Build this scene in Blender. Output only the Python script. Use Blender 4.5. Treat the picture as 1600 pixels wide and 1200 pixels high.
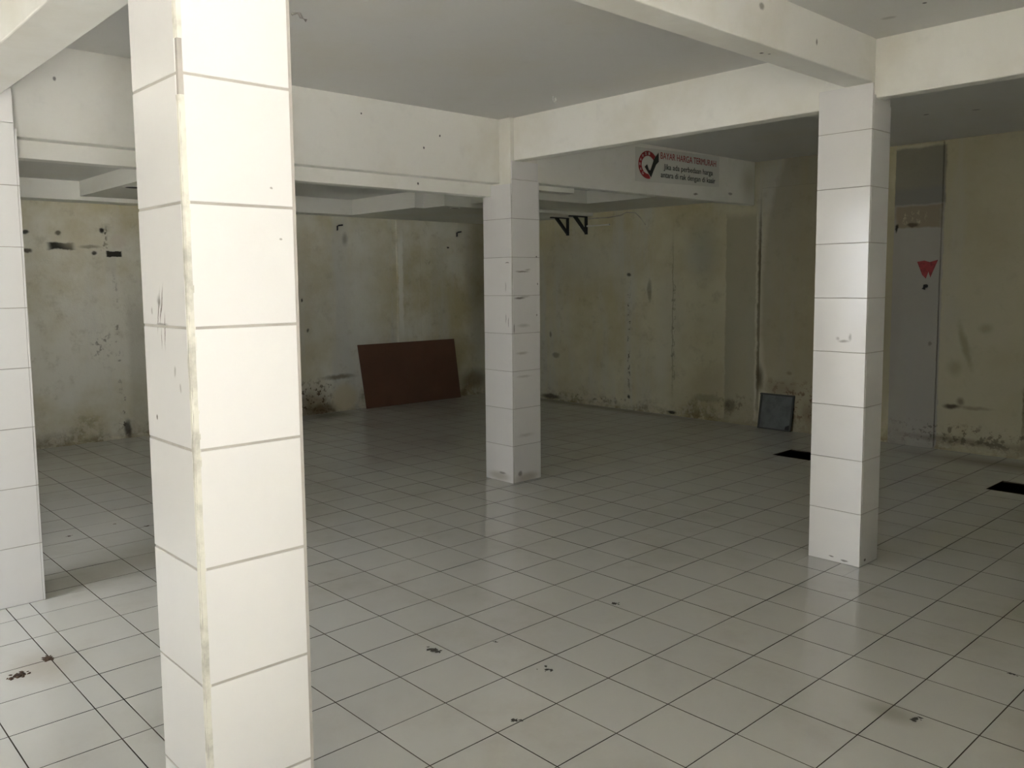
import bpy, bmesh, math, random
from mathutils import Matrix, Vector
random.seed(7)
S = bpy.context.scene
for o in list(bpy.data.objects): bpy.data.objects.remove(o)
COL = S.collection

# ---------------------------------------------------------------- camera
cam_d = bpy.data.cameras.new('camera'); cam = bpy.data.objects.new('camera', cam_d); COL.objects.link(cam)
CAM = Vector((2.18414441, -2.24210273, 1.61437912))
cam.matrix_world = (Matrix.Translation(CAM) @ Matrix.Rotation(0.822811817, 4, 'Z')
                    @ Matrix.Rotation(1.47732210, 4, 'X') @ Matrix.Rotation(-0.00939424776, 4, 'Z'))
cam_d.sensor_width = 36; cam_d.sensor_fit = 'HORIZONTAL'
cam_d.lens = 1324.990 * 36 / 1600; cam_d.shift_y = -0.021458; cam_d.clip_start = 0.05; cam_d.clip_end = 200
S.camera = cam

# ---------------------------------------------------------------- sky: plain overcast daylight
W = bpy.data.worlds.new('overcast'); S.world = W; W.use_nodes = True
bg = W.node_tree.nodes['Background']
bg.inputs[0].default_value = (0.95, 0.985, 1.03, 1); bg.inputs[1].default_value = 7.8/16
S.view_settings.view_transform = 'Standard'; S.view_settings.look = 'None'
S.view_settings.gamma = 1; S.view_settings.use_curve_mapping = False
S.view_settings.exposure = 4.0

sun_d = bpy.data.lights.new('sun', 'SUN'); sun_d.energy = 206.0/16; sun_d.angle = math.radians(2); sun_d.color = (1, .985, .965)
sun = bpy.data.objects.new('sun', sun_d); COL.objects.link(sun); sun.rotation_euler = (math.radians(-8), math.radians(-6), 0)   # near noon over the roof: lights only the street
# room extents
XL, XR, YB, YF, H = -7.18, 3.30, 6.08, -3.20, 2.89
OPEN_FRONTS = [(-2.80, -1.60)]       # street openings in the front wall (x ranges)
OPEN_RIGHTS = [(-3.05, -2.30)]    # street openings in the right wall (y ranges)
OPEN_H = 2.5
def portal(name, loc, rot, sx, sy):
    l = bpy.data.lights.new(name, 'AREA'); l.shape = 'RECTANGLE'; l.size = sx; l.size_y = sy
    l.cycles.is_portal = True
    o = bpy.data.objects.new(name, l); COL.objects.link(o); o.location = loc; o.rotation_euler = rot
for a_, b_ in OPEN_FRONTS: portal('daylight_portal', ((a_+b_)/2, YF-0.16, OPEN_H/2), (math.pi/2, 0, 0), b_-a_, OPEN_H)
for a_, b_ in OPEN_RIGHTS: portal('daylight_portal', (XR+0.16, (a_+b_)/2, OPEN_H/2), (math.pi/2, 0, math.pi/2), b_-a_, OPEN_H)

# ---------------------------------------------------------------- materials
class NT:
    def __init__(s, name):
        s.m = bpy.data.materials.new(name); s.m.use_nodes = True; s.t = s.m.node_tree
        s.b = s.t.nodes['Principled BSDF']
    def n(s, typ, **kw):
        nd = s.t.nodes.new(typ)
        for k, v in kw.items(): setattr(nd, k, v)
        return nd
    def l(s, a, b): s.t.links.new(a, b)
    def put(s, sock, v):
        if isinstance(v, bpy.types.NodeSocket): s.l(v, sock)
        elif isinstance(v, (tuple, list)) and sock.type == 'RGBA' and len(v) == 3: sock.default_value = (*v, 1)
        else: sock.default_value = v
    def math(s, op, a, b=0.0, c=None, clamp=False):
        nd = s.n('ShaderNodeMath', operation=op, use_clamp=clamp); s.put(nd.inputs[0], a); s.put(nd.inputs[1], b)
        if c is not None: s.put(nd.inputs[2], c)
        return nd.outputs[0]
    def vmath(s, op, a, b):
        nd = s.n('ShaderNodeVectorMath', operation=op); s.put(nd.inputs[0], a); s.put(nd.inputs[1], b)
        return nd.outputs['Value'] if op in ('LENGTH', 'DISTANCE') else nd.outputs[0]
    def pos(s): return s.n('ShaderNodeNewGeometry').outputs['Position']
    def noise(s, scale, detail=4, rough=.55, vec=None, col=False, dist=0.0):
        nd = s.n('ShaderNodeTexNoise'); nd.inputs['Scale'].default_value = scale
        nd.inputs['Detail'].default_value = detail; nd.inputs['Roughness'].default_value = rough
        nd.inputs['Distortion'].default_value = dist
        s.l(vec if vec is not None else s.P, nd.inputs['Vector'])
        return nd.outputs['Color' if col else 'Fac']
    def ramp(s, v, a, b, lo=0.0, hi=1.0):
        nd = s.n('ShaderNodeMapRange', interpolation_type='SMOOTHSTEP'); s.put(nd.inputs['Value'], v)
        nd.inputs['From Min'].default_value = a; nd.inputs['From Max'].default_value = b
        nd.inputs['To Min'].default_value = lo; nd.inputs['To Max'].default_value = hi
        return nd.outputs[0]
    def mix(s, f, a, b):
        nd = s.n('ShaderNodeMix', data_type='RGBA'); s.put(nd.inputs['Factor'], f)
        s.put(nd.inputs['A'], a) if False else s.put(nd.inputs[6], a); s.put(nd.inputs[7], b)
        return nd.outputs[2]
    def bump(s, h, dist, strength=1.0):
        nd = s.n('ShaderNodeBump'); nd.inputs['Strength'].default_value = strength
        nd.inputs['Distance'].default_value = dist; s.l(h, nd.inputs['Height']); s.l(nd.outputs[0], s.b.inputs['Normal'])
    def blob(s, P, c, r, edge=0.5, ang=None):
        """soft ellipsoid mask around world point c with radii r"""
        d = s.vmath('SUBTRACT', P, c)
        if isinstance(ang, str):
            q = s.n('ShaderNodeSeparateXYZ'); s.l(s.vmath('ABSOLUTE', s.vmath('DIVIDE', d, r), (0, 0, 0)), q.inputs[0])
            L = s.math('MAXIMUM', s.math('MAXIMUM', q.outputs[0], q.outputs[1]), q.outputs[2])
            m = s.ramp(L, 1.0, edge, 0.0, 1.0)
            if ang == 'broken': m = s.math('MULTIPLY', m, s.ramp(s.noise(16, 5, .7), .53, .60))
            return m
        if ang:
            vr = s.n('ShaderNodeVectorRotate', rotation_type='AXIS_ANGLE'); s.l(d, vr.inputs[0])
            vr.inputs['Axis'].default_value = ang[0]; vr.inputs['Angle'].default_value = ang[1]; d = vr.outputs[0]
        L = s.vmath('LENGTH', s.vmath('DIVIDE', d, r), (0, 0, 0))
        return s.ramp(L, 1.0, edge, 0.0, 1.0)

def blobs(k, base, P, lst):
    """paint every stain or painted shade patch (centre, radii, colour, strength, edge) over base"""
    for it in lst:
        c, r, colr, st = it[:4]; edge = it[4] if len(it) > 4 else .4; ang = it[5] if len(it) > 5 else None
        m = k.math('MULTIPLY', k.blob(P, c, r, edge, ang), st)
        base = k.mix(m, base, colr)
    return base

def wobble(k, amp, scale):
    nz = k.noise(scale, 4, .6, col=True)
    d = k.vmath('SUBTRACT', nz, (.5, .5, .5)); sc = k.n('ShaderNodeVectorMath', operation='SCALE')
    k.l(d, sc.inputs[0]); sc.inputs['Scale'].default_value = amp
    return k.vmath('ADD', k.P, sc.outputs[0])

def paint_mat(name, col, rough=.75, blot=.05, stains_and_shade=(), warm=(.62, .58, .47), fac=.5, bumpd=.002):
    k = NT(name); k.P = k.pos()
    n1 = k.noise(1.3, 5, .6); n2 = k.noise(9, 4, .6)
    c = k.mix(k.ramp(n1, .42, .72, 0, fac), col, warm)
    c = k.mix(k.ramp(n2, .55, .8, 0, blot * 4), c, tuple(x * .7 for x in col))
    if stains_and_shade: c = blobs(k, c, wobble(k, .02, 14), stains_and_shade)
    k.put(k.b.inputs['Base Color'], c); k.b.inputs['Roughness'].default_value = rough
    k.b.inputs['Specular IOR Level'].default_value = .3
    k.bump(k.math('ADD', k.noise(6, 5, .6), k.math('MULTIPLY', k.noise(60, 3, .6), .25)), bumpd)
    return k.m

BLK = (.012, .011, .009); BRN = (.075, .05, .028); GRY = (.24, .225, .19); CRM = (.60, .565, .45)
M = {}
M['paint'] = paint_mat('off_white_paint', (.79, .78, .725), stains_and_shade=[
    ((-2.87, -.86, 2.72), (.02, .012, .016), BLK, .7),
    ((-2.87, 1.06, 2.78), (.02, .008, .008), BLK, .9), ((-2.87, 1.74, 2.70), (.02, .01, .012), BLK, .9),
    ((-2.87, 1.59, 2.60), (.02, .01, .012), BLK, .9), ((-2.97, 1.6, 2.35), (.02, .012, .014), BLK, .9),
    ((.10, 1.72, 2.76), (.02, .012, .02), GRY, .9), ((.10, 1.22, 2.82), (.02, .03, .02), GRY, .8),
    ((.02, 1.36, 2.66), (.012, .012, .02), BLK, .95), ((.035, 1.40, 2.66), (.008, .008, .02), BLK, .95),
    ((-2.87, 4.98, 2.48), (.02, .05, .015), GRY, .9), ((-2.87, 5.6, 2.52), (.02, .05, .02), GRY, .8),
    ((-2.87, 5.95, 2.66), (.04, .25, .25), (.42, .38, .27), .6, 0.0),
])
M['ceiling'] = paint_mat('ceiling_paint', (.66, .655, .625), blot=.03, fac=.35, stains_and_shade=[
    ((.51, 1.95, 2.89), (.015, .015, .02), BLK, .8), ((-.57, 4.75, 2.89), (.03, .02, .02), BLK, .85), ((-.24, 4.85, 2.89), (.04, .03, .02), GRY, .7),
    ((.3, 2.05, 2.89), (.05, .03, .02), GRY, .4)])
M['soffit'] = paint_mat('soffit_paint', (.66, .655, .60), fac=.5)
M['dark_soffit'] = M['soffit']

def wall_mat(name, col, stains_and_shade, warm=(.50, .45, .28), grey=(.55, .55, .51), skirt=.22):
    k = NT(name); k.P = k.pos()
    sep = k.n('ShaderNodeSeparateXYZ'); k.l(k.P, sep.inputs[0]); z = sep.outputs[2]
    # stretched vertical streaks
    mp = k.n('ShaderNodeMapping'); k.l(k.P, mp.inputs[0]); mp.inputs['Scale'].default_value = (1.6, 1.6, .22)
    st = k.noise(1.7, 5, .6, vec=mp.outputs[0], dist=.4)
    cl = k.noise(.9, 5, .62); fine = k.noise(7, 6, .65)
    c = k.mix(k.ramp(cl, .36, .66), col, warm)
    c = k.mix(k.ramp(st, .48, .72, 0, .75), c, grey)
    c = k.mix(k.ramp(fine, .52, .75, 0, .35), c, tuple(x * .55 for x in warm))
    # flaking patches and rising damp near the floor
    zz = k.math('ADD', z, k.math('MULTIPLY', k.math('SUBTRACT', k.noise(3.2, 6, .7), .5), 1.0))
    damp = k.ramp(zz, skirt, -.12, 0, .85)
    c = k.mix(damp, c, (.20, .165, .095))
    fl = k.math('MULTIPLY', k.ramp(zz, .42, .05), k.ramp(k.noise(11, 4, .6), .50, .56))
    c = k.mix(k.math('MULTIPLY', fl, .55), c, (.60, .56, .44))
    c = blobs(k, c, wobble(k, .05, 9), stains_and_shade)
    k.put(k.b.inputs['Base Color'], c); k.b.inputs['Roughness'].default_value = .85
    k.b.inputs['Specular IOR Level'].default_value = .2
    h = k.math('ADD', k.math('MULTIPLY', k.noise(4, 6, .6), 1.0), k.math('MULTIPLY', fl, .5))
    k.bump(k.math('ADD', h, k.math('MULTIPLY', k.noise(70, 3, .6), .2)), .012, .6)
    return k.m

DK = (.06, .048, .03)
seamL = [((-7.18, .79, .25), (.1, .055, .30), DK, .9, .3, 'broken'), ((-7.18, .78, 1.1), (.1, .03, .8), DK, .6, .3, 'broken'),
         ((-7.18, .84, .1), (.1, .05, .14), (.03, .025, .02), .8, .3), ((-7.18, 1.05, .8), (.1, .2, .8), (.40, .39, .32), .4, .6, 'box'),
         ((-7.18, 4.41, 1.6), (.3, .05, .85), (.80, .79, .72), .7, .5, 'box'), ((-7.18, 4.95, 1.9), (.3, .16, .05), (.22, .19, .12), .4, .2, 'broken')]
M['wall_left'] = wall_mat('left_wall_plaster', (.68, .665, .575), [
    ((-7.18, 2.55, 1.3), (.5, 1.9, 1.6), (.50, .50, .47), .45, 0.0),
    ((-7.18, 3.85, 1.6), (.3, .55, 1.3), (.66, .66, .60), .55, 0.1),
    ((-7.18, 2.95, .12), (.3, .55, .34), (.16, .12, .065), .7, .1),
    ((-7.18, 3.0, .16), (.3, .48, .34), (.075, .05, .025), .92, .35, 'broken'),
    ((-7.18, 3.2, .05), (.3, .34, .10), (.10, .07, .035), .75, .3),
    ((-7.18, 3.52, .16), (.3, .24, .24), (.56, .50, .35), .85, .5),
    ((-7.18, 3.45, .44), (.3, .34, .045), (.13, .10, .05), .75, .2),
    ((-7.18, 5.7, .22), (.3, .36, .22), (.12, .09, .05), .7, .2),
    ((-7.18, .29, 2.02), (.1, .15, .042), (.02, .018, .012), .97, .55, 'box'),
    ((-7.18, .56, 2.02), (.1, .14, .026), (.05, .045, .03), .85, .3),
    ((-7.18, .70, 2.09), (.1, .045, .17), (.03, .025, .02), .95, .3, 'broken'), ((-7.18, .68, 2.19), (.1, .03, .035), BLK, .95),
    ((-7.18, .79, 1.95), (.1, .085, .032), (.02, .018, .012), .97, .8, 'box'),
    ((-7.18, .83, 2.08), (.1, .10, .10), (.60, .55, .47), .85, .5),
    ((-7.18, .60, 1.955), (.1, .04, .03), BLK, .9), ((-7.18, .27, 2.15), (.1, .035, .03), DK, .8),
    ((-7.18, -.03, 2.15), (.1, .05, .03), BLK, .9), ((-7.18, -.02, 1.97), (.1, .06, .03), DK, .9),
    ((-7.18, .55, 2.06), (.1, .34, .12), (.62, .57, .42), .45, .4),
    ((-7.18, .62, 1.0), (.1, .14, .18), DK, .6, .2, 'broken'),
    ((-7.18, 3.58, 2.18), (.1, .06, .12), (.16, .14, .10), .6, .1),
    ((-7.18, 5.25, 2.11), (.1, .03, .02), BLK, .9), ((-7.18, 2.95, 1.42), (.1, .02, .03), BLK, .9),
    ((-7.18, 3.02, 1.05), (.1, .02, .03), BLK, .7), ((-7.18, 5.8, 1.6), (.2, .35, 1.5), (.26, .23, .15), .6, .1),  # last entry: tall soft darker band by the far corner
] + seamL)
seamB = [((-4.62, 6.08, .9), (.028, .1, .85), DK, .85, .4, 'broken'), ((-3.95, 6.08, 1.2), (.012, .1, 1.2), DK, .35, .3, 'box'),
         ((-3.94, 6.08, 1.0), (.04, .1, 1.0), DK, .5, .3, 'broken'), ((-3.1, 6.08, .2), (.35, .1, .18), DK, .5, .2, 'broken'),
         ((-5.2, 6.08, .08), (1.0, .1, .07), DK, .6, .2, 'broken'), ((-2.25, 6.05, .3), (.55, .2, .32), (.13, .06, .03), .75, .2, 'broken')]
M['wall_back'] = wall_mat('back_wall_plaster', (.62, .59, .44), [
    ((-5.4, 6.08, 1.9), (1.2, .3, .55), (.50, .50, .44), .5, 0.0),
    ((-3.55, 6.08, 1.95), (.35, .3, .5), (.44, .46, .42), .6, .1),
    ((-3.98, 6.08, 1.2), (.28, .3, .9), (.52, .50, .40), .55, .2),
    ((-4.12, 6.08, .55), (.16, .3, .45), (.60, .575, .47), .7, .2),
    ((-3.4, 6.08, .4), (.3, .3, .3), (.56, .52, .40), .6, .1),
    ((-3.03, 6.08, 1.1), (.20, .3, 1.3), (.38, .35, .25), .75, .9, 'box'),
    ((-3.45, 6.08, .25), (.25, .1, .06), DK, .3), ((-3.15, 6.08, .2), (.10, .1, .10), DK, .6),
    ((-4.62, 6.08, 1.70), (.05, .1, .03), BLK, .8), ((-4.3, 6.08, 1.5), (.04, .1, .18), DK, .45),
    ((-5.9, 6.08, .62), (.10, .1, .05), DK, .5), ((-6.0, 6.08, .9), (.03, .1, .06), DK, .6),
    ((-3.95, 6.08, .03), (.09, .1, .03), BLK, .9), ((-4.62, 6.08, .16), (.03, .1, .04), BLK, .9),
    ((-6.0, 6.08, .04), (.25, .1, .05), DK, .8),
    ((-2.79, 6.08, 1.2), (.03, .2, 1.3), (.12, .095, .055), .75, .5, 'box'), ((-2.76, 6.08, .55), (.08, .2, .22), (.06, .045, .02), .8, .2),  # dark upright at the panel's left edge: crack plus painted edge shadow
    ((-2.78, 6.08, 1.9), (.03, .2, .8), (.10, .08, .05), .7, .2),  # upper stretch of the same crack and painted edge shadow
    ((-2.5, 6.08, .45), (.35, .2, .14), (.19, .12, .06), .55, .1), ((-2.17, 6.08, .2), (.12, .2, .2), (.14, .07, .035), .75, .1),
    ((-2.4, 6.08, .62), (.05, .1, .03), DK, .7),
    # right hand part; two broad patches paint dimmer light into the wall
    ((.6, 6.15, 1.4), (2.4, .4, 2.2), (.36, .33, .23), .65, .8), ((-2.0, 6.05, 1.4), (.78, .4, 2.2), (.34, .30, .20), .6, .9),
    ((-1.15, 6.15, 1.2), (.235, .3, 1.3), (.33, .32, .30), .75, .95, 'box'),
    ((-1.15, 6.15, 2.58), (.245, .3, .28), (.17, .165, .14), .75, .9, 'box'),
    ((-1.15, 6.15, 2.2), (.235, .3, .115), (.24, .20, .13), .85, .8, 'box'), ((-1.2, 6.15, 2.19), (.15, .3, .08), (.46, .40, .27), .8, .4, 'broken'), ((-1.2, 6.15, 2.13), (.07, .3, .03), DK, .8),
    ((-1.35, 6.15, 2.1), (.02, .3, .05), BLK, .9),
    ((-.80, 6.15, .42), (.10, .1, .035), DK, .9, .3), ((-.72, 6.15, .47), (.05, .1, .05), DK, .6, .2), ((-.60, 6.15, .42), (.22, .1, .03), DK, .4, .1),
    ((-.70, 6.15, 1.0), (.05, .1, .30), (.20, .19, .10), .55, .2, ((0, 1, 0), .28)),
    ((-.78, 6.15, .78), (.10, .1, .12), (.20, .19, .10), .4, .1), ((-.52, 6.15, 1.16), (.09, .1, .07), (.24, .22, .13), .5, .2),
    ((-1.0, 6.15, 1.0), (.03, .1, .03), DK, .5), ((-.17, 6.15, 1.2), (.035, .2, 1.3), (.15, .125, .07), .75, .5, 'box'), ((-.1, 6.15, .6), (.13, .2, .6), BLK, .8, .3, 'broken'), ((-.7, 6.15, .15), (.85, .2, .14), DK, .6, .3, 'broken'),
    ((-.10, 6.15, .42), (.09, .2, .03), BLK, .8), ((-.12, 6.15, .62), (.025, .2, .025), BLK, .9),
    ((-.10, 6.15, .85), (.06, .2, .03), BLK, .7), ((-.05, 6.15, .05), (.1, .2, .03), BLK, .7),
    ((-.7, 6.15, .1), (.8, .2, .05), DK, .5, .1),
] + seamB)
M['wall_plain'] = wall_mat('plain_wall_plaster', (.62, .61, .55), [])

def tile_mat(name, col, stains_and_shade=(), rough=.22, dirt=.2, scale=3.0):
    k = NT(name); k.P = k.pos()
    oi = k.n('ShaderNodeObjectInfo').outputs['Random']
    c = k.mix(k.math('MULTIPLY', oi, .22), col, tuple(x * .82 for x in col))
    nd = k.noise(scale, 6, .65)
    c = k.mix(k.ramp(nd, .45, .8, 0, dirt), c, (.38, .34, .27))
    if stains_and_shade: c = blobs(k, c, wobble(k, .015, 25), stains_and_shade)
    k.put(k.b.inputs['Base Color'], c)
    k.put(k.b.inputs['Roughness'], k.ramp(nd, .3, .8, rough * .75, rough * 1.7))
    k.b.inputs['Specular IOR Level'].default_value = .5
    k.bump(k.noise(5, 3, .5), .0012, .6)
    return k.m

M['floor_tile'] = tile_mat('white_floor_tile', (.61, .605, .565), rough=.10, dirt=.45, scale=1.4, stains_and_shade=[
    ((.92, .85, 0), (.16, .10, .02), (.25, .21, .14), .45, .1), ((1.5, 1.0, 0), (.35, .5, .02), (.36, .31, .22), .4, 0.0),  # small dirt mark, then a broad brown patch painting the dimmer right side
    ((1.2, 2.2, 0), (.7, .8, .02), (.36, .31, .22), .35, 0.0),  # more of the dimmer right floor, put into the tile colour
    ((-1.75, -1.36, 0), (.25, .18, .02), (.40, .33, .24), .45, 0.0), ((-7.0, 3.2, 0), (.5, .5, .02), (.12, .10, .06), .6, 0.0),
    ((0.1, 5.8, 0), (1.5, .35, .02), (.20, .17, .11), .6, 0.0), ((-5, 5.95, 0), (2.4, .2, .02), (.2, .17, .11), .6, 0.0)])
GR = (.20, .18, .16)
M['floor_tile'].node_tree.nodes['Principled BSDF'].inputs['Specular IOR Level'].default_value = .5
M['pillar_tile'] = tile_mat('glazed_pillar_tile', (.755, .74, .72), rough=.13, dirt=.06, stains_and_shade=[
    # rubbed scratches on the near pillar's left face
    ((-.018, -1.42, 1.565), (.005, .02, .07), GR, .9, .3, ((0, 1, 0), -.30)), ((-.003, -1.42, 1.50), (.004, .02, .06), GR, .85, .3, ((0, 1, 0), -.08)),
    ((-.040, -1.42, 1.55), (.0045, .02, .075), GR, .9, .3, ((0, 1, 0), -.24)), ((-.027, -1.42, 1.48), (.003, .02, .035), GR, .8, .3),
    ((-.035, -1.42, 1.575), (.018, .02, .022), GR, .6, .2), ((-.02, -1.42, 1.515), (.05, .02, .005), GR, .6, .3),
    ((.05, -1.42, 1.40), (.008, .02, .02), GRY, .5), ((.08, -1.42, 1.36), (.006, .02, .015), GRY, .5),
    ((-.085, -1.42, 1.27), (.006, .02, .01), DK, .8), ((-.085, -1.42, 1.55), (.006, .02, .012), GRY, .5),
    ((.15, -1.19, 1.86), (.02, .004, .004), GRY, .7), ((.15, -1.17, 1.73), (.02, .005, .004), GRY, .7),
    # grime bands on the middle pillar
    ((-2.733, 2.44, 1.70), (.02, .10, .010), (.22, .20, .17), .85, .2), ((-2.733, 2.50, 1.715), (.02, .05, .012), (.3, .28, .24), .6, .1),
    ((-2.733, 2.41, 1.49), (.02, .08, .012), (.16, .14, .12), .85, .2), ((-2.733, 2.47, 1.50), (.02, .08, .010), (.3, .28, .24), .6, .1),
    ((-2.733, 2.45, 1.27), (.02, .10, .022), (.42, .41, .38), .6, .1), ((-2.733, 2.43, 1.05), (.02, .10, .018), (.42, .40, .36), .7, .1),
    ((-2.733, 2.45, .86), (.02, .12, .015), (.44, .42, .38), .6, .1), ((-2.733, 2.47, .38), (.02, .13, .022), (.44, .42, .38), .5, .1),
    ((-2.733, 2.60, 1.82), (.02, .012, .008), DK, .8), ((-2.733, 2.61, 1.60), (.02, .006, .012), DK, .8),
    ((-2.733, 2.60, 1.35), (.02, .008, .012), DK, .7), ((-2.733, 2.345, 1.25), (.02, .008, .05), DK, .6),
    ((-2.78, 2.322, 1.77), (.03, .02, .005), DK, .7), ((-2.80, 2.322, 1.58), (.006, .02, .05), GRY, .6),
    ((-2.80, 2.322, 1.33), (.006, .02, .05), DK, .5), ((-2.77, 2.322, 1.30), (.006, .02, .05), DK, .5),
    ((-2.733, 2.48, .03), (.03, .18, .06), (.34, .30, .24), .6, .2), ((-2.9, 2.322, .04), (.18, .03, .055), (.36, .33, .27), .6, .2),
    ((-2.733, 2.40, .07), (.03, .03, .03), DK, .6), ((-2.86, 2.322, .07), (.05, .03, .012), DK, .5),
    # mark on the right pillar
    ((-.02, 2.333, 1.27), (.045, .02, .012), GR, .7, .1), ((.015, 2.333, 1.295), (.014, .02, .03), GR, .6, .1), ((-.055, 2.333, 1.285), (.015, .02, .014), GR, .5, .1),
    ((.02, 2.333, .02), (.03, .02, .008), DK, .7), ((-.06, 2.333, .03), (.02, .02, .006), DK, .7), ((.106, 2.40, .03), (.02, .02, .012), DK, .8),
])
def plain(name, col, rough=.6, metal=0.0, bump=None, var=.0, vscale=8):
    k = NT(name); k.P = k.pos()
    c = col
    if var: c = k.mix(k.ramp(k.noise(vscale, 5, .6), .4, .7), col, tuple(x * (1 - var) for x in col))
    k.put(k.b.inputs['Base Color'], c); k.b.inputs['Roughness'].default_value = rough
    k.b.inputs['Metallic'].default_value = metal
    if bump: k.bump(k.noise(bump[0], 4, .6), bump[1])
    return k.m
M['grout_floor'] = plain('dark_floor_grout', (.12, .105, .085), 1.0, var=.85, vscale=2.2)
M['grout_floor'].node_tree.nodes['Principled BSDF'].inputs['Specular IOR Level'].default_value = 0
M['grout_pillar'] = plain('pillar_grout', (.40, .375, .335), .9, var=.3, vscale=6)
M['grout_near'] = plain('pale_pillar_grout', (.43, .40, .36), .9, var=.2, vscale=6)
M['trim_near'] = plain('cream_corner_cement', (.66, .64, .56), .8, var=.35, vscale=16, bump=(40, .002))
M['dark_gap'] = plain('dark_mortar', (.16, .13, .115), .9, var=.4, vscale=30)
M['board'] = plain('brown_hardboard', (.125, .060, .034), .5, var=.25, vscale=1.2)
M['board_edge'] = plain('board_edge', (.05, .03, .02), .7)
M['grey_metal'] = plain('grey_sheet', (.155, .17, .165), .6, var=.3, vscale=9)
M['grey_rim'] = plain('dark_rim', (.06, .065, .055), .6)
M['black'] = plain('black_metal', (.012, .012, .011), .5)
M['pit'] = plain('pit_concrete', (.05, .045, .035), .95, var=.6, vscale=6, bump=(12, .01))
M['banner'] = plain('banner_sheet', (.64, .635, .58), .5)
M['red'] = plain('red_print', (.33, .02, .022), .5)
M['ink'] = plain('black_print', (.015, .02, .015), .5)
M['white_print'] = plain('white_print', (.62, .55, .52), .5)
M['leaf_dirt'] = plain('dead_leaf', (.085, .05, .028), .9, var=.6, vscale=60)
M['grey_dirt'] = plain('dry_dirt', (.06, .055, .045), .9, var=.5, vscale=60)
M['pink_sticker'] = plain('faded_red_sticker', (.30, .03, .03), .6, var=.5, vscale=25)
M['outside'] = plain('pale_outside_concrete', (.66, .645, .62), .9, var=.1, vscale=1)
M['asphalt'] = plain('street_asphalt', (.045, .044, .042), .95, var=.2, vscale=2)

# ---------------------------------------------------------------- mesh helpers
def box(bm, x0, x1, y0, y1, z0, z1, mi=0):
    vs = [bm.verts.new(p) for p in ((x0,y0,z0),(x1,y0,z0),(x1,y1,z0),(x0,y1,z0),(x0,y0,z1),(x1,y0,z1),(x1,y1,z1),(x0,y1,z1))]
    for f in ((3,2,1,0),(4,5,6,7),(0,1,5,4),(1,2,6,5),(2,3,7,6),(3,0,4,7)):
        bm.faces.new([vs[i] for i in f]).material_index = mi
    return vs
def prism(bm, pts, z0, z1):
    """extrude a CCW plan polygon between z0 and z1"""
    a = [bm.verts.new((x, y, z0)) for x, y in pts]; b = [bm.verts.new((x, y, z1)) for x, y in pts]
    bm.faces.new(a[::-1]); bm.faces.new(b); n = len(pts)
    for i in range(n): bm.faces.new((a[i], a[(i+1) % n], b[(i+1) % n], b[i]))
def sub(bm, cuts=2):
    bmesh.ops.subdivide_edges(bm, edges=bm.edges, cuts=cuts, use_grid_fill=True)
def mesh(name, bm, mats):
    bmesh.ops.recalc_face_normals(bm, faces=bm.faces)
    me = bpy.data.meshes.new(name); bm.to_mesh(me); bm.free()
    for m in (mats if isinstance(mats, (list, tuple)) else [mats]): me.materials.append(m)
    return me
def obj(name, bm, mats, parent=None, loc=None):
    me = mesh(name, bm, mats) if not isinstance(bm, bpy.types.Mesh) else bm
    o = bpy.data.objects.new(name, me); COL.objects.link(o)
    if parent: o.parent = parent
    if loc is not None: o.location = loc
    return o
def bevel(o, w=.004, seg=2):
    b = o.modifiers.new('bevel', 'BEVEL'); b.width = w; b.segments = seg; b.limit_method = 'ANGLE'; return o
def struct(o): o['kind'] = 'structure'; return o
def tag(o, label, cat, group=None):
    o['label'] = label; o['category'] = cat
    if group: o['group'] = group
    return o
def empty(name, loc=(0, 0, 0)):
    o = bpy.data.objects.new(name, None); COL.objects.link(o); o.location = loc; o.empty_display_size = .1; return o
def bx(name, m, x0, x1, y0, y1, z0, z1, parent=None, bev=None):
    """box whose object origin sits at its base centre (world coordinates in)"""
    c = Vector(((x0+x1)/2, (y0+y1)/2, z0)); bm = bmesh.new()
    box(bm, x0-c.x, x1-c.x, y0-c.y, y1-c.y, 0, z1-z0)
    o = obj(name, bm, m, parent, c - (parent.location if parent else Vector()))
    if bev: bevel(o, bev)
    return o

# ---------------------------------------------------------------- floor
TX, TY = .30, .304762
PITS = [(-1.865, -1.50, 4.80, 5.15), (-.035, .33, 4.775, 5.155)]     # open pits in the floor
xs = sorted({XL-.2, XR+.2, *[v for p in PITS for v in p[:2]]}); ys = sorted({YF-.2, YB+.3, *[v for p in PITS for v in p[2:]]})
bm = bmesh.new()
for i in range(len(xs)-1):
    for j in range(len(ys)-1):
        cx, cy = (xs[i]+xs[i+1])/2, (ys[j]+ys[j+1])/2
        if any(p[0] < cx < p[1] and p[2] < cy < p[3] for p in PITS): continue
        box(bm, xs[i], xs[i+1], ys[j], ys[j+1], -.10, -.0035)
bmesh.ops.remove_doubles(bm, verts=bm.verts, dist=1e-5)
floor = struct(obj('floor', bm, M['grout_floor']))

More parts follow.
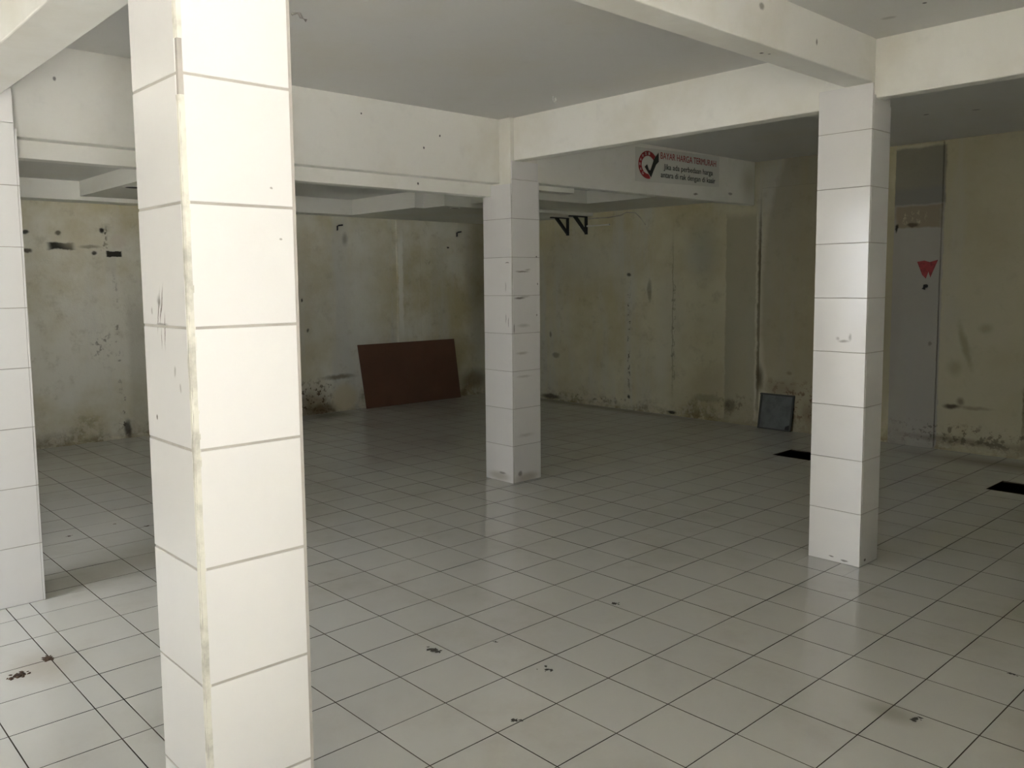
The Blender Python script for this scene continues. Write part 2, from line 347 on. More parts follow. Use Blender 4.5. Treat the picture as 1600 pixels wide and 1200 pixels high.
def R(v, s=0.0015): return v + random.uniform(-s, s)
xl = [TX*i for i in range(-24, 12)]                                  # tile lines across X
xl = [x for x in xl if XL < x < XR]; xl = [XL] + xl + [XR]
yl = [TY*i for i in range(-3, 21)] + [-1.197, -1.303]
y = -1.303
while y - TY*.96 > YF: y -= .293; yl.append(y)
yl = sorted([v for v in yl if YF < v < YB + .06] + [YF, YB + .06])
PILLARS = {'near': (-.15, .15, -1.42, -1.12), 'left': (-2.90, -2.60, -1.42, -1.12),
           'mid': (-3.063, -2.733, 2.322, 2.636), 'right': (-.20, .106, 2.333, 2.56)}
camR = cam.matrix_world.to_3x3(); FPX = 1324.99
def project(P):
    q = camR.transposed() @ (Vector(P) - CAM)
    if q.z > -.05: return None
    return 800 + FPX*q.x/-q.z, 565.67 - FPX*q.y/-q.z, -q.z
def blocked(P):
    """is the sight line to a floor point cut by a pillar"""
    for x0, x1, y0, y1 in PILLARS.values():
        tmin, tmax = 0, 1
        for a, b, lo, hi in ((CAM.x, P[0], x0, x1), (CAM.y, P[1], y0, y1)):
            d = b - a
            if abs(d) < 1e-9:
                if not lo < a < hi: tmin = 2
                continue
            t0, t1 = sorted(((lo-a)/d, (hi-a)/d)); tmin = max(tmin, t0); tmax = min(tmax, t1)
        if tmin < tmax: return True
    return False
cells = []
for i in range(len(xl)-1):
    for j in range(len(yl)-1):
        rects = [(xl[i]+.0018, xl[i+1]-.0018, yl[j]+.0018, yl[j+1]-.0018)]
        for hx0, hx1, hy0, hy1 in PITS + [(a, b, c, d) for a, b, c, d in PILLARS.values()]:
            out = []
            for (a, b, c, d) in rects:
                if b <= hx0 or a >= hx1 or d <= hy0 or c >= hy1: out.append((a, b, c, d)); continue
                if a < hx0: out.append((a, hx0, c, d))
                if b > hx1: out.append((hx1, b, c, d))
                aa, bb = max(a, hx0), min(b, hx1)
                if c < hy0: out.append((aa, bb, c, hy0))
                if d > hy1: out.append((aa, bb, hy1, d))
            rects = out
        for (a, b, c, d) in rects:
            if b-a < .012 or d-c < .012: continue
            C = ((a+b)/2, (c+d)/2, 0); pr = project(C); w = 0
            if pr and -60 < pr[0] < 1660 and 0 < pr[1] < 1300 and not blocked(C): w = (b-a)*(d-c)/pr[2]**3
            cells.append((w, a, b, c, d))
cells.sort(reverse=True)
shared = {}
def tile_mesh(w, h):
    key = (round(w, 4), round(h, 4))
    if key not in shared:
        bm = bmesh.new(); e = .0004
        lo = [bm.verts.new((sx*w/2, sy*h/2, -.006)) for sx, sy in ((-1,-1),(1,-1),(1,1),(-1,1))]
        md = [bm.verts.new((sx*w/2, sy*h/2, -e)) for sx, sy in ((-1,-1),(1,-1),(1,1),(-1,1))]
        tp = [bm.verts.new((sx*(w/2-e), sy*(h/2-e), 0)) for sx, sy in ((-1,-1),(1,-1),(1,1),(-1,1))]
        bm.faces.new(tp)
        for q in range(4):
            r = (q+1) % 4
            bm.faces.new((lo[q], lo[r], md[r], md[q])).material_index = 1; bm.faces.new((md[q], md[r], tp[r], tp[q])).material_index = 1
        me = bpy.data.meshes.new('floor_tile'); bm.to_mesh(me); bm.free(); me.materials.append(M['floor_tile']); me.materials.append(M['grout_floor'])
        shared[key] = me
    return shared[key]
far = bmesh.new()
for n, (w, a, b, c, d) in enumerate(cells):
    if n < 300 and w > 0:
        o = bpy.data.objects.new('floor_tile', tile_mesh(b-a, d-c)); COL.objects.link(o); o.parent = floor
        o.location = ((a+b)/2, (c+d)/2, random.uniform(-.0004, .0002))
        o.rotation_euler = (random.gauss(0, .0007), random.gauss(0, .0007), 0)
    else:
        dz = [random.uniform(-.0003, .0002) for _ in range(4)]; e = .0004
        lo = [far.verts.new(p) for p in ((a,c,-.006),(b,c,-.006),(b,d,-.006),(a,d,-.006))]
        tp = [far.verts.new(p) for p in ((a+e,c+e,dz[0]),(b-e,c+e,dz[1]),(b-e,d-e,dz[2]),(a+e,d-e,dz[3]))]
        far.faces.new(tp)
        for q in range(4): r = (q+1) % 4; far.faces.new((lo[q], lo[r], tp[r], tp[q])).material_index = 1
o = obj('floor_tile_field', far, [M['floor_tile'], M['grout_floor']], floor); o['kind'] = 'stuff'

# open pits in the floor
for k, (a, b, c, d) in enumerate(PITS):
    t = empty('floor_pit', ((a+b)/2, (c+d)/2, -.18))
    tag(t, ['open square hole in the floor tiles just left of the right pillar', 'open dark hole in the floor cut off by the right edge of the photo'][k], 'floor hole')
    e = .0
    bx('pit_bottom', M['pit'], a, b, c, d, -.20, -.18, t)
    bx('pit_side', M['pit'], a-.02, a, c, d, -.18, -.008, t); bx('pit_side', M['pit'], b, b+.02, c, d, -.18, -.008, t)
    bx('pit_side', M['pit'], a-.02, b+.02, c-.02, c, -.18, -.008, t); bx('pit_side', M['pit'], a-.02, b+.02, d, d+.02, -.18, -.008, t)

# ---------------------------------------------------------------- walls and ceiling
bm = bmesh.new(); box(bm, XL-.15, XL, YF-.15, YB+.25, -.1, H+.1); sub(bm, 1)
struct(obj('wall_left', bm, M['wall_left']))
bm = bmesh.new()
prism(bm, [(XL, YB), (-1.70, YB), (-1.70, 6.15), (XR+.15, 6.15), (XR+.15, 6.32), (XL, 6.32)], -.1, H+.1)
wb = struct(obj('wall_back', bm, M['wall_back']))
bx('plaster_panel', M['wall_back'], -2.765, -1.69, 6.045, YB+.01, -.004, 2.60, wb, .006)
bx('pilaster', M['wall_back'], -1.375, -.94, 6.128, 6.16, -.004, 2.88, wb, .006)
bx('pilaster', M['wall_back'], -.15, .25, 6.115, 6.16, -.004, 2.88, wb, .012)
wl = bpy.data.objects['wall_left']
bx('pilaster', M['wall_left'], XL-.01, XL+.028, 4.36, 4.74, -.004, 2.46, wl, .006)
# lumpy mortar ridge along the foot of both far walls
def ridge(name, p0, p1, n, parent, m):
    bm = bmesh.new(); rows = []
    d = Vector(p1)-Vector(p0); nrm = Vector((-d.y, d.x, 0)).normalized()
    for i in range(n+1):
        b = Vector(p0) + d*i/n; w = .012+random.uniform(0, .016); h = .014+random.uniform(0, .03)
        rows.append([bm.verts.new(b + nrm*w + Vector((0,0,-.003))), bm.verts.new(b + nrm*w*.7 + Vector((0,0,h*.45))), bm.verts.new(b - nrm*.004 + Vector((0,0,h)))])
    for i in range(n):
        for j in range(2): bm.faces.new((rows[i][j], rows[i+1][j], rows[i+1][j+1], rows[i][j+1]))
    o = obj(name, bm, m, parent); o.data.polygons.foreach_set('use_smooth', [True]*len(o.data.polygons)); return o
ridge('mortar_ridge', (XL, YB, 0), (XL, YF, 0), 190, wl, M['wall_left'])
ridge('mortar_ridge', (-2.77, YB, 0), (XL, YB, 0), 110, wb, M['wall_back'])
ridge('mortar_ridge', (XR, 6.15, 0), (-1.70, 6.15, 0), 110, wb, M['wall_back'])
# right wall and front wall with the street openings (outside the frame, daylight comes through)
def pierced(ax, lo, hi, holes):
    bm = bmesh.new()
    def seg(a, b, z0, z1):
        if b-a > 1e-4: box(bm, *((XR, XR+.15, a, b) if ax == 'x' else (a, b, YF-.15, YF)), z0, z1)
    p = lo
    for a, b in holes: seg(p, a, -.1, H+.1); seg(a, b, OPEN_H, H+.1); p = b
    seg(p, hi, -.1, H+.1)
    return bm
struct(obj('wall_right', pierced('x', YF-.15, 6.15, OPEN_RIGHTS), M['wall_plain']))
struct(obj('wall_front', pierced('y', XL, XR, OPEN_FRONTS), M['wall_plain']))

bm = bmesh.new(); box(bm, XL-.1, XR+.1, YF-.1, 6.3, H, H+.12)
ceil = struct(obj('ceiling', bm, M['ceiling']))
# lowered ceiling over the left bay and the stepped boxing along the walls
XB = -3.06
bx('lowered_slab', M['ceiling'], XL, XB, YF, 6.08, 2.645, H-.002, ceil)
def sof(pts, z, z1=2.65):
    bm = bmesh.new(); prism(bm, pts, z, z1); o = obj('boxed_soffit', bm, M['soffit'], ceil); return o
sof([(XL, YF), (-6.90, YF), (-6.90, 3.52), (-5.60, 3.52), (-5.60, 3.64), (-5.22, 3.64), (-5.22, 6.08), (XL, 6.08)], 2.46)
sof([(-5.22, 4.02), (-4.40, 4.02), (-4.40, 5.05), (XB+.09, 5.05), (XB+.09, 6.08), (-5.22, 6.08)], 2.50)
sof([(-6.90, .41), (XB, .41), (XB, 1.6), (-6.90, 1.6)], 2.50)

# ---------------------------------------------------------------- beams
def beam(label, parts, m=None):
    bm = bmesh.new(); b0 = parts[0]; c = Vector(((b0[0]+b0[1])/2, (b0[2]+b0[3])/2, b0[4]))
    for (x0, x1, y0, y1, z0, z1) in parts:
        box(bm, x0-c.x, x1-c.x, y0-c.y, y1-c.y, z0-c.z, z1-c.z)
    o = obj('ceiling_beam', bm, m or M['paint'], None, c); bevel(o, .006, 2)
    return tag(o, label, 'beam')
T = H + .01
b = beam('deep off-white beam between the left pillar and the middle pillar, nail holes in its face', [(-2.97, -2.87, -1.12, 2.335, 2.395, T)])
bx('lower_ledge', M['paint'], -3.07, -2.965, -1.12, 2.335, 2.300, 2.70, b, .004)
b = beam('off-white beam carrying the red and black banner, from the middle pillar to the back wall', [(-2.97, -2.87, 2.62, 6.075, 2.428, T)])
bx('lower_ledge', M['paint'], -3.07, -2.965, 2.62, 3.30, 2.385, 2.70, b, .004)
beam('off-white beam spanning from the middle pillar to the right pillar', [(-2.75, -.19, 2.37, 2.475, 2.562, T)])
beam('cream beam from the right pillar out to the right edge of the photo', [(.09, XR, 2.37, 2.465, 2.582, T)])
beam('white beam overhead running from the right pillar towards the nearest pillar', [(-.06, .10, -1.13, 2.345, 2.660, T)])
beam('bright white beam at the top left corner, over the leftmost pillar', [(-2.91, -.14, -1.395, -1.185, 2.545, T)])

# ---------------------------------------------------------------- pillars
RH = .3022
def tile3(bmname, m, c, sx, sy, sz, parent):
    bm = bmesh.new(); box(bm, -sx/2, sx/2, -sy/2, sy/2, -sz/2, sz/2)
    bmesh.ops.bevel(bm, geom=bm.edges[:], offset=.0012, segments=1, affect='EDGES')
    return obj(bmname, bm, m, parent, Vector(c) - parent.location)
def pillar(key, label, top, tops, gap=.004, corner=0.0, neck=.010):
    x0, x1, y0, y1 = PILLARS[key]; tt = .010
    t = tag(empty('pillar', ((x0+x1)/2, (y0+y1)/2, 0)), label, 'pillar')
    bm = bmesh.new(); cx, cy = t.location.x, t.location.y
    box(bm, x0+tt-cx-.001, x1-tt-cx+.001, y0+tt-cy-.001, y1-tt-cy+.001, -.003, H+.005)
    obj('core', bm, M['paint'], t)
    bm = bmesh.new(); g = .0022                                        # grout bed just behind the tile faces
    box(bm, x0+g-cx, x1-g-cx, y0+g-cy, y1-g-cy, -.002, min(tops.values())-.003)
    obj('grout', bm, M['grout_near'] if key == 'near' else M['grout_pillar'], t)
    for side in ('-y', '+x', '+y', '-x'):
        zt = tops[side]; k = 0
        while k*RH < zt-.02:
            z0, z1 = k*RH + (gap/2 if k else .001), min((k+1)*RH, zt) - gap/2; k += 1
            j = [random.uniform(-.0006, .0006) for _ in range(2)]
            c0 = corner if side in ('+x',) else 0
            if side in ('-y', '+y'):
                yy = y0+tt/2 if side == '-y' else y1-tt/2
                tile3('wall_tile', M['pillar_tile'], ((x0+x1-corner)/2, yy+j[0], (z0+z1)/2), x1-x0-corner-.0012, tt, z1-z0, t)
            else:
                xx = x1-tt/2 if side == '+x' else x0+tt/2
                a = y0 + (tt+.003 if not c0 else c0); bb = y1 - tt - .0015
                tile3('wall_tile', M['pillar_tile'], (xx+j[0], (a+bb)/2, (z0+z1)/2), tt, bb-a, z1-z0, t)
    return t
full = H - .005
p = pillar('near', 'nearest pillar, large in the left foreground, glossy white tiles with cream cement corner strip', full,
           {'-y': full, '+x': full, '+y': 2.66, '-x': 2.545}, gap=.0065, corner=.014)
# corner strip (cement fillet) on the near pillar with a broken out piece near the top
cx, cy = p.location.x, p.location.y
def strip(name, m, z0, z1, inset, jag=.0012):
    bm = bmesh.new(); n = max(2, int((z1-z0)/.03)); rings = []
    for i in range(n+1):
        z = z0 + (z1-z0)*i/n; q = random.uniform(-jag, jag); e = .15-cx-inset; f = -1.42-cy+inset
        rings.append([bm.verts.new(v) for v in ((e-.016, f+q*.5, z), (e-.004+q, f, z), (e, f+.004+q, z), (e+q*.5, f+.017, z), (e-.014, f+.014, z))])
    for i in range(n):
        for k in range(5): bm.faces.new((rings[i][k], rings[i][(k+1)%5], rings[i+1][(k+1)%5], rings[i+1][k]))
    bm.faces.new(rings[0][::-1]); bm.faces.new(rings[-1])
    return obj(name, bm, m, p)
strip('corner_strip', M['trim_near'], 0.0, 2.065, .0005); strip('corner_strip', M['trim_near'], 2.195, 2.885, .0005)
o = strip('broken_corner', M['dark_gap'], 2.066, 2.194, .0035, .002); o['label'] = 'dark broken-out gap in the corner strip'
pillar('left', 'leftmost pillar, bright white tiles, cut off by the left edge of the photo', full,
       {'-y': full, '+x': full, '+y': 2.395, '-x': 2.3}, gap=.0035)
pillar('mid', 'farthest pillar near the middle of the photo, white tiles with grey grime bands', full,
       {'-y': 2.385, '+x': 2.562, '+y': 2.42, '-x': 2.3}, gap=.0035)
pillar('right', 'pillar on the right side, clean white tiles, thin dark corner joint', full,
       {'-y': 2.658, '+x': 2.60, '+y': 2.56, '-x': 2.562}, gap=.0035)

# ---------------------------------------------------------------- brown board leaning on the left wall
def slab(name, corners, th, m, parent=None, origin=None):
    """thin sheet from four front corners (bl, br, tr, tl); thickness goes away from the normal"""
    P = [Vector(c) for c in corners]; n = (P[1]-P[0]).cross(P[3]-P[0]).normalized()
    o0 = Vector(origin) if origin is not None else (P[0]+P[1])/2
    bm = bmesh.new(); f = [bm.verts.new(q-o0) for q in P]; b = [bm.verts.new(q-n*th-o0) for q in P]
    bm.faces.new(f); bm.faces.new(b[::-1])
    for i in range(4): bm.faces.new((f[i], b[i], b[(i+1)%4], f[(i+1)%4]))
    o = obj(name, bm, m, parent, o0 if parent is None else o0-parent.location); return o
t = slab('brown_board', [(-7.075, 3.775, .004), (-7.045, 5.330, .004), (-7.125, 5.285, .832), (-7.145, 3.705, .832)], .010, M['board'])
bevel(t, .0015, 1)
tag(t, 'dark brown rectangular hardboard sheet leaning against the stained left wall', 'board')

# ---------------------------------------------------------------- small grey sheet leaning on the back wall
t = empty('grey_cover', (-2.54, 6.0, 0)); tag(t, 'small grey square cover plate with a dark rim leaning on the back wall', 'cover plate')
y_at = lambda z: 5.990 + z*.12
def gp(x, z, dy=0): return (x, y_at(z)+dy, z)
slab('plate', [gp(-2.715, .015), gp(-2.36, .015), gp(-2.345, .375), gp(-2.70, .375)], .008, M['grey_metal'], t)
for (a, b2, c, d) in (((-2.735, .002), (-2.715, .002), (-2.70, .385), (-2.725, .385)), ((-2.36, .002), (-2.342, .002), (-2.325, .385), (-2.345, .385)),
                      ((-2.735, .370), (-2.33, .370), (-2.325, .388), (-2.725, .388)), ((-2.735, .002), (-2.345, .002), (-2.345, .016), (-2.735, .016))):
    o = slab('rim', [gp(*a, -.006), gp(*b2, -.006), gp(*c, -.006), gp(*d, -.006)], .016, M['grey_rim'], t)
slab('chipped_corner', [gp(-2.41, .016, -.004), gp(-2.36, .016, -.004), gp(-2.362, .07, -.004), gp(-2.405, .05, -.004)], .003, M['black'], t)

# ---------------------------------------------------------------- banner on the beam
BX = -2.8660
t = empty('banner', (BX, 4.70, 2.55)); tag(t, 'white banner with red and black lettering and a check mark logo on the far beam', 'sign')
bm = bmesh.new(); N = 24
g = [[bm.verts.new((.0012*math.sin(i*1.3)+.0008*math.sin(j*2+i*.4), 4.018-4.70 + 1.362*i/N, (2.538+.035*i/N)-2.55 + .312*j/6)) for j in range(7)] for i in range(N+1)]
for i in range(N):
    for j in range(6): bm.faces.new((g[i][j], g[i+1][j], g[i+1][j+1], g[i][j+1]))
o = obj('sheet', bm, M['banner'], t); s = o.modifiers.new('s', 'SOLIDIFY'); s.thickness = .0012; s.offset = -1
def flat(name, pts, m, dx, parent=t, th=.0008):
    bm = bmesh.new(); vs = [bm.verts.new((dx, yy-4.70, zz-2.55)) for yy, zz in pts]; bm.faces.new(vs)
    r = bmesh.ops.extrude_face_region(bm, geom=bm.faces[:]); 
    for v in r['geom']:
        if isinstance(v, bmesh.types.BMVert): v.co.x += th
    return obj(name, bm, m, parent)
def text(name, body, y0, y1, z, h, m, dx, bold=0.0, parent=t, rot=0.0):
    cu = bpy.data.curves.new(name, 'FONT'); cu.body = body; cu.size = 1; cu.offset = bold; cu.extrude = .002; cu.resolution_u = 3
    tmp = bpy.data.objects.new(name, cu); COL.objects.link(tmp)
    me = bpy.data.meshes.new_from_object(tmp.evaluated_get(bpy.context.evaluated_depsgraph_get()))
    bpy.data.objects.remove(tmp)
    X0 = min(v.co.x for v in me.vertices); X1 = max(v.co.x for v in me.vertices)
    caps = .70
    sx = (y1-y0)/(X1-X0); sz = h/caps
    for v in me.vertices:
        a, b2 = (v.co.x-X0)*sx, v.co.y*sz
        v.co = Vector((dx + v.co.z*.3, y0-4.70 + a, z-2.55 + b2 + (a)*rot))
    me.materials.clear(); me.materials.append(m)
    # one object per word: cut the line where the gap between letters is wide
    bm = bmesh.new(); bm.from_mesh(me); bm.faces.ensure_lookup_table()
    todo = set(bm.faces); isl = []
    while todo:
        st = [todo.pop()]; cur = []
        while st:
            f = st.pop(); cur.append(f)
            for e in f.edges:
                for g_ in e.link_faces:
                    if g_ in todo: todo.discard(g_); st.append(g_)
        ys_ = [v.co.y for f in cur for v in f.verts]; isl.append((min(ys_), max(ys_), cur))
    isl.sort(key=lambda q: q[0]); words = []; end = None
    for q in isl:
        if end is None or q[0] > end + (y1-y0)/len(body)*.30: words.append([])
        words[-1].append(q); end = max(q[1], end if end is not None and len(words[-1]) > 1 else q[1])
    out = []
    for wd in words:
        nb = bmesh.new(); vm = {}
        for q in wd:
            for f in q[2]:
                for v in f.verts:
                    if v not in vm: vm[v] = nb.verts.new(v.co)
                nb.faces.new([vm[v] for v in f.verts])
        out.append(obj(name, nb, m, parent))
    bm.free(); bpy.data.meshes.remove(me)
    return out

text('lettering', 'BAYAR HARGA TERMURAH', 4.395, 5.318, 2.775, .062, M['red'], .0035, 0.0)
text('lettering', 'Jika ada perbedaan harga', 4.446, 5.262, 2.680, .052, M['ink'], .0035, .004, rot=.005)
text('lettering', 'antara di rak dengan di kasir', 4.400, 5.308, 2.602, .052, M['ink'], .0035, .004, rot=.005)
# logo: open ring plus check mark
def ring_pts(a0, a1, r0y, r0z, r1y, r1z, cy_, cz_, n=40):
    o_ = [(cy_+r0y*math.cos(math.radians(a0+(a1-a0)*i/n)), cz_+r0z*math.sin(math.radians(a0+(a1-a0)*i/n))) for i in range(n+1)]
    i_ = [(cy_+r1y*math.cos(math.radians(a0+(a1-a0)*i/n)), cz_+r1z*math.sin(math.radians(a0+(a1-a0)*i/n))) for i in range(n+1)]
    return o_ + i_[::-1]
flat('logo_ring', ring_pts(22, 282, .145, .128, .098, .084, 4.205, 2.700), M['red'], .0032)
for k, ch in enumerate('GARANSI'):
    a = math.radians(228 - k*24); yy, zz = 4.205+.121*math.cos(a), 2.700+.106*math.sin(a)
    text('ring_letter', ch, yy-.012, yy+.012, zz-.013, .026, M['white_print'], .0048, .01)
chk = [(4.150, 2.678), (4.186, 2.704), (4.212, 2.655), (4.235, 2.650), (4.290, 2.760), (4.358, 2.826), (4.362, 2.742), (4.322, 2.712), (4.285, 2.655), (4.246, 2.588)]
cyk, czk = 4.25, 2.69
flat('check_outline', [(cyk+(a-cyk)*1.10, czk+(b2-czk)*1.09) for a, b2 in chk], M['white_print'], .0046)
flat('check_mark', chk, M['ink'], .0060)

# ---------------------------------------------------------------- shelf brackets on the back wall
def bracket(x, label):
    t = empty('shelf_bracket', (x, YB, 2.25)); tag(t, label, 'bracket', None)
    zt = 2.475-2.25; L = -.33
    def bar(name, y0, y1, z0, z1, w=.035):
        bm = bmesh.new(); box(bm, -w/2, w/2, y0, y1, z0, z1); return bevel(obj(name, bm, M['black'], t), .003, 1)
    bar('wall_plate', -.026, .003, -.02, zt)
    bar('arm', L, -.005, zt-.028, zt)
    bm = bmesh.new(); w = .014
    pts = [(-.25, zt-.026), (-.19, zt-.026), (-.022, .035), (-.022, -.01)]
    a = [bm.verts.new((-w, y_, z_)) for y_, z_ in pts]; b_ = [bm.verts.new((w, y_, z_)) for y_, z_ in pts]
    bm.faces.new(a); bm.faces.new(b_[::-1])
    for i in range(4): bm.faces.new((a[i], b_[i], b_[(i+1)%4], a[(i+1)%4]))
    obj('brace', bm, M['black'], t)
    return t
bracket(-5.66, 'left one of the two black shelf brackets high on the back wall')
bracket(-5.33, 'right one of the two black shelf brackets high on the back wall')
# old plaster ledge scar under the brackets
o = bx('plaster_ledge', M['soffit'], -5.45, -4.93, 6.058, 6.085, 2.325, 2.345, wb, .006)

# ---------------------------------------------------------------- hooks, nails, fixtures
def tube(bm, pts, r, n=8):
    rings = []
    for i, q in enumerate(pts):
        q = Vector(q); d = (Vector(pts[min(i+1, len(pts)-1)]) - Vector(pts[max(i-1, 0)])).normalized()
        a = d.orthogonal().normalized(); b_ = d.cross(a)
        rings.append([bm.verts.new(q + r*(math.cos(2*math.pi*k/n)*a + math.sin(2*math.pi*k/n)*b_)) for k in range(n)])
    for i in range(len(rings)-1):
        for k in range(n): bm.faces.new((rings[i][k], rings[i][(k+1)%n], rings[i+1][(k+1)%n], rings[i+1][k]))
    bm.faces.new(rings[0][::-1]); bm.faces.new(rings[-1])
for (y_, z_, lab) in ((3.47, 2.325, 'small black wall hook high on the left wall above the brown board'),
                      (5.40, 2.305, 'small black wall hook on the left wall next to the middle pillar')):
    bm = bmesh.new(); tube(bm, [(-.005, 0, -.035), (.014, 0, -.035), (.014, 0, .012), (.016, .02, .022), (.018, .075, .030)], .010)
    tag(obj('wall_hook', bm, M['black'], None, (XL, y_, z_)), lab, 'hook')
bm = bmesh.new(); tube(bm, [(0, 0, .004), (0, 0, -.028), (.012, 0, -.042), (.024, 0, -.030), (.020, 0, -.016)], .006)
tag(obj('ceiling_hook', bm, M['soffit'], None, (-2.0, 2.05, H)), 'small white hook on the ceiling near the corner above the middle pillar', 'hook')
bm = bmesh.new(); tube(bm, [(0, 0, .004), (.004, .01, -.02), (.018, .03, -.035)], .008); tube(bm, [(0, 0, .004), (-.01, -.03, -.012)], .006)
tag(obj('ceiling_hook', bm, M['grout_pillar'], None, (-1.52, -.157, H)), 'bent grey wire stub on the ceiling beside the nearest pillar', 'hook')
# recessed spot openings in the lowered ceiling
def downlight(x, y_, z, r, lab):
    t = empty('downlight', (x, y_, z)); tag(t, lab, 'light fitting')
    bm = bmesh.new(); n = 20
    o_ = [bm.verts.new((r*math.cos(2*math.pi*k/n), r*math.sin(2*math.pi*k/n), -.004)) for k in range(n)]
    i_ = [bm.verts.new((r*.8*math.cos(2*math.pi*k/n), r*.8*math.sin(2*math.pi*k/n), -.004)) for k in range(n)]
    u_ = [bm.verts.new((r*math.cos(2*math.pi*k/n), r*math.sin(2*math.pi*k/n), .002)) for k in range(n)]
    for k in range(n):
        q = (k+1) % n; bm.faces.new((o_[k], o_[q], i_[q], i_[k])); bm.faces.new((o_[k], u_[k], u_[q], o_[q]))
    obj('rim', bm, M['paint'], t)
    bm = bmesh.new(); bmesh.ops.create_circle(bm, cap_ends=True, radius=r*.82, segments=n)
    for v in bm.verts: v.co.z = -.002
    obj('socket', bm, M['black'], t)
downlight(-5.36, 3.90, 2.46, .06, 'round empty downlight hole in the stepped soffit beside the middle pillar')
downlight(-5.80, .56, 2.50, .11, 'round black downlight hole in the lowered ceiling seen left of the nearest pillar')
# faded red triangle sticker and a dark bolt on the grey pilaster
bm = bmesh.new(); pts = [(-.095, .075), (-.03, .085), (.02, .07), (.095, .09), (.03, -.075), (.012, -.02), (-.01, -.085), (-.045, -.05)]
vs = [bm.verts.new((a, 0, b_)) for a, b_ in pts]; bm.faces.new(vs)
r = bmesh.ops.extrude_face_region(bm, geom=bm.faces[:])
for v in r['geom']:
    if isinstance(v, bmesh.types.BMVert): v.co.y += .001
tag(obj('triangle_sticker', bm, M['pink_sticker'], None, (-1.05, 6.126, 1.70)), 'torn red triangular sticker on the grey back wall pilaster right of the right pillar', 'sticker')
bm = bmesh.new(); tube(bm, [(0, .006, 0), (0, -.03, 0), (-.012, -.032, -.03)], .018)
tag(obj('wall_bolt', bm, M['black'], None, (-1.055, 6.128, 1.545)), 'dark bolt stub on the wall just below the red triangular sticker', 'bolt')
# thin loose wire scar at the wall top
bm = bmesh.new(); tube(bm, [(-5.30, 6.076, 2.43), (-4.95, 6.074, 2.425), (-4.75, 6.074, 2.44), (-4.66, 6.074, 2.47), (-4.52, 6.073, 2.455), (-4.45, 6.073, 2.40), (-4.36, 6.073, 2.30)], .006)
tag(obj('loose_cable', bm, M['grout_pillar'], None), 'thin bent cable running along the top of the back wall beside the brackets', 'cable')

# ---------------------------------------------------------------- dirt on the floor
def clump(x, y_, r, n, m, lab, cat='debris', grp=None, flatness=.35, seed=0, stretch=(1, 1), rot=0):
    rnd = random.Random(seed); bm = bmesh.new()
    for _ in range(n):
        a = rnd.uniform(0, 2*math.pi); d = r*min(1.0, abs(rnd.gauss(0, .5))) if n <= 7 else r*min(.62, abs(rnd.gauss(0, .36))); s = rnd.uniform(.16, .38)*r*(1-.5*min(1, d/r))
        px, py = d*math.cos(a)*stretch[0], d*math.sin(a)*stretch[1]
        c_, s_ = math.cos(rot), math.sin(rot); px, py = c_*px-s_*py, s_*px+c_*py
        th = rnd.uniform(0, math.pi); h = s*flatness*rnd.uniform(.3, 1)
        pts = []
        for k in range(5):
            q = th + 2*math.pi*k/5; rr = s*rnd.uniform(.5, 1.15)*(1 if k % 2 else .55)
            pts.append((px+rr*math.cos(q), py+rr*math.sin(q)))
        lo = [bm.verts.new((u, v, -.0004)) for u, v in pts]; hi = [bm.verts.new((px+(u-px)*.6, py+(v-py)*.6, h)) for u, v in pts]
        bm.faces.new(hi)
        for k in range(5): bm.faces.new((lo[k], lo[(k+1)%5], hi[(k+1)%5], hi[k]))
    o = obj('dirt_clump', bm, m, None, (x, y_, .0005))
    if n <= 7: o['kind'] = 'stuff'
    return tag(o, lab, cat, grp)
L_, G_ = M['leaf_dirt'], M['grey_dirt']
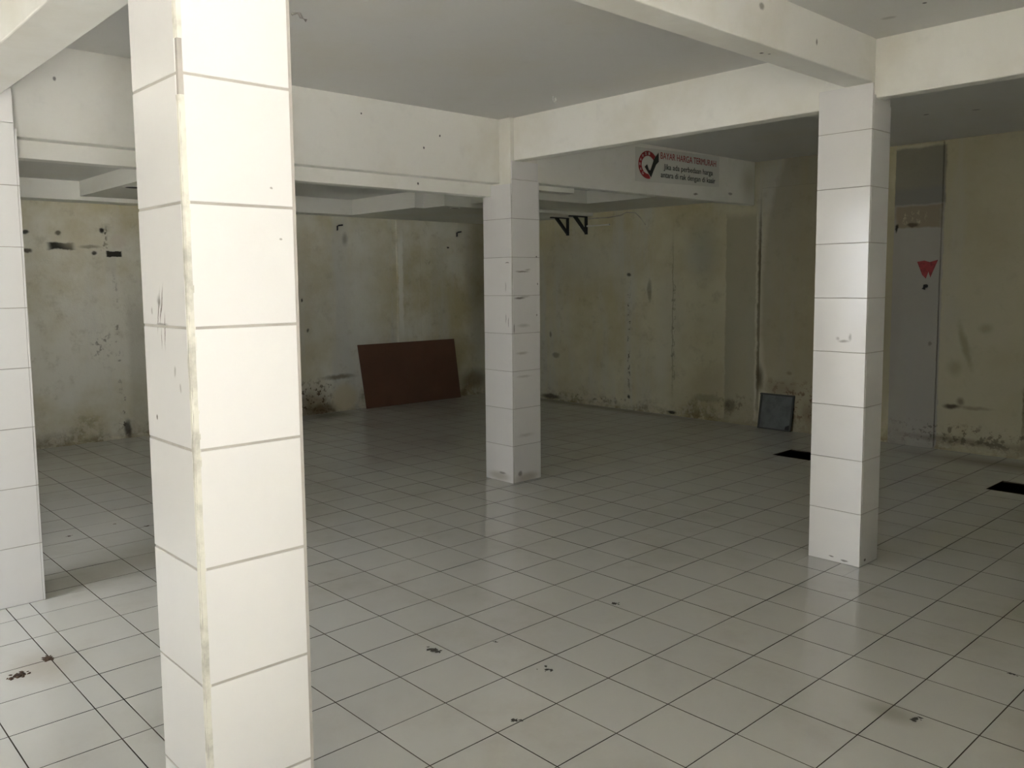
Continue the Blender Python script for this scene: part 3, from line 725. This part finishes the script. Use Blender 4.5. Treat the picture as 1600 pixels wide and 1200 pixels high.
clump(-1.723, -1.443, .06, 46, L_, 'dark brown clump of dead leaf on the floor, lower left corner of the photo', seed=1, stretch=(.8, 1.2))
clump(-1.814, -1.31, .055, 60, L_, 'flat tan leaf scrap on the floor joint just behind the darker leaf clump', seed=2, stretch=(1.1, .6), flatness=.12)
clump(-.708, -.045, .06, 34, G_, 'longest grey scuff of dirt on the floor right of the nearest pillar', seed=3, stretch=(1.3, .45), flatness=.08, rot=.2)
clump(-.584, .204, .022, 10, G_, 'tiny curl of dirt on the floor behind the longest grey scuff', seed=4, flatness=.1)
clump(-.506, .942, .05, 14, G_, 'grey scuff on the floor between the middle and right pillars', seed=5, stretch=(1, .6), flatness=.06, rot=.8)
clump(-.225, .19, .06, 7, G_, 'scatter of small dirt specks on one floor tile, centre bottom', seed=6, stretch=(1, .5), flatness=.1, rot=.8)
clump(-.02, -.20, .04, 14, G_, 'short grey smear on a floor joint at the bottom edge centre', seed=7, stretch=(1.2, .5), flatness=.06, rot=.6)
clump(1.121, 1.516, .03, 14, G_, 'small black scrap on the floor at the right edge of the photo', seed=8, stretch=(1.3, .5), flatness=.2)
clump(1.0, .87, .05, 10, G_, 'thin dark crack-like dirt strands on the floor, lower right', seed=9, stretch=(.5, 1.3), flatness=.06)
clump(-3.604, -.247, .045, 10, L_, 'dark scrap on the floor just left of the nearest pillar', seed=10, stretch=(.5, 1.2), flatness=.1)
clump(-3.813, -.393, .03, 8, L_, 'small brown scrap farthest back on the floor beyond the leftmost pillar', seed=11, stretch=(.6, 1.1), flatness=.15)
clump(-3.724, -.699, .04, 12, L_, 'brown leaf scrap on the floor close behind the leftmost pillar', seed=12, stretch=(.5, 1.1), flatness=.12)
clump(.96, .28, .05, 7, G_, 'few dirt specks on the floor at the bottom edge right of centre', seed=13, stretch=(.6, 1.2), flatness=.1)

# ---------------------------------------------------------------- street outside the openings
bm = bmesh.new(); box(bm, -25, XR+.16, -25, YF-.16, -.22, -.12); struct(obj('ground', bm, M['asphalt']))
bm = bmesh.new(); box(bm, XR+.16, 25, -25, 25, -.22, -.12); struct(obj('ground', bm, M['outside']))
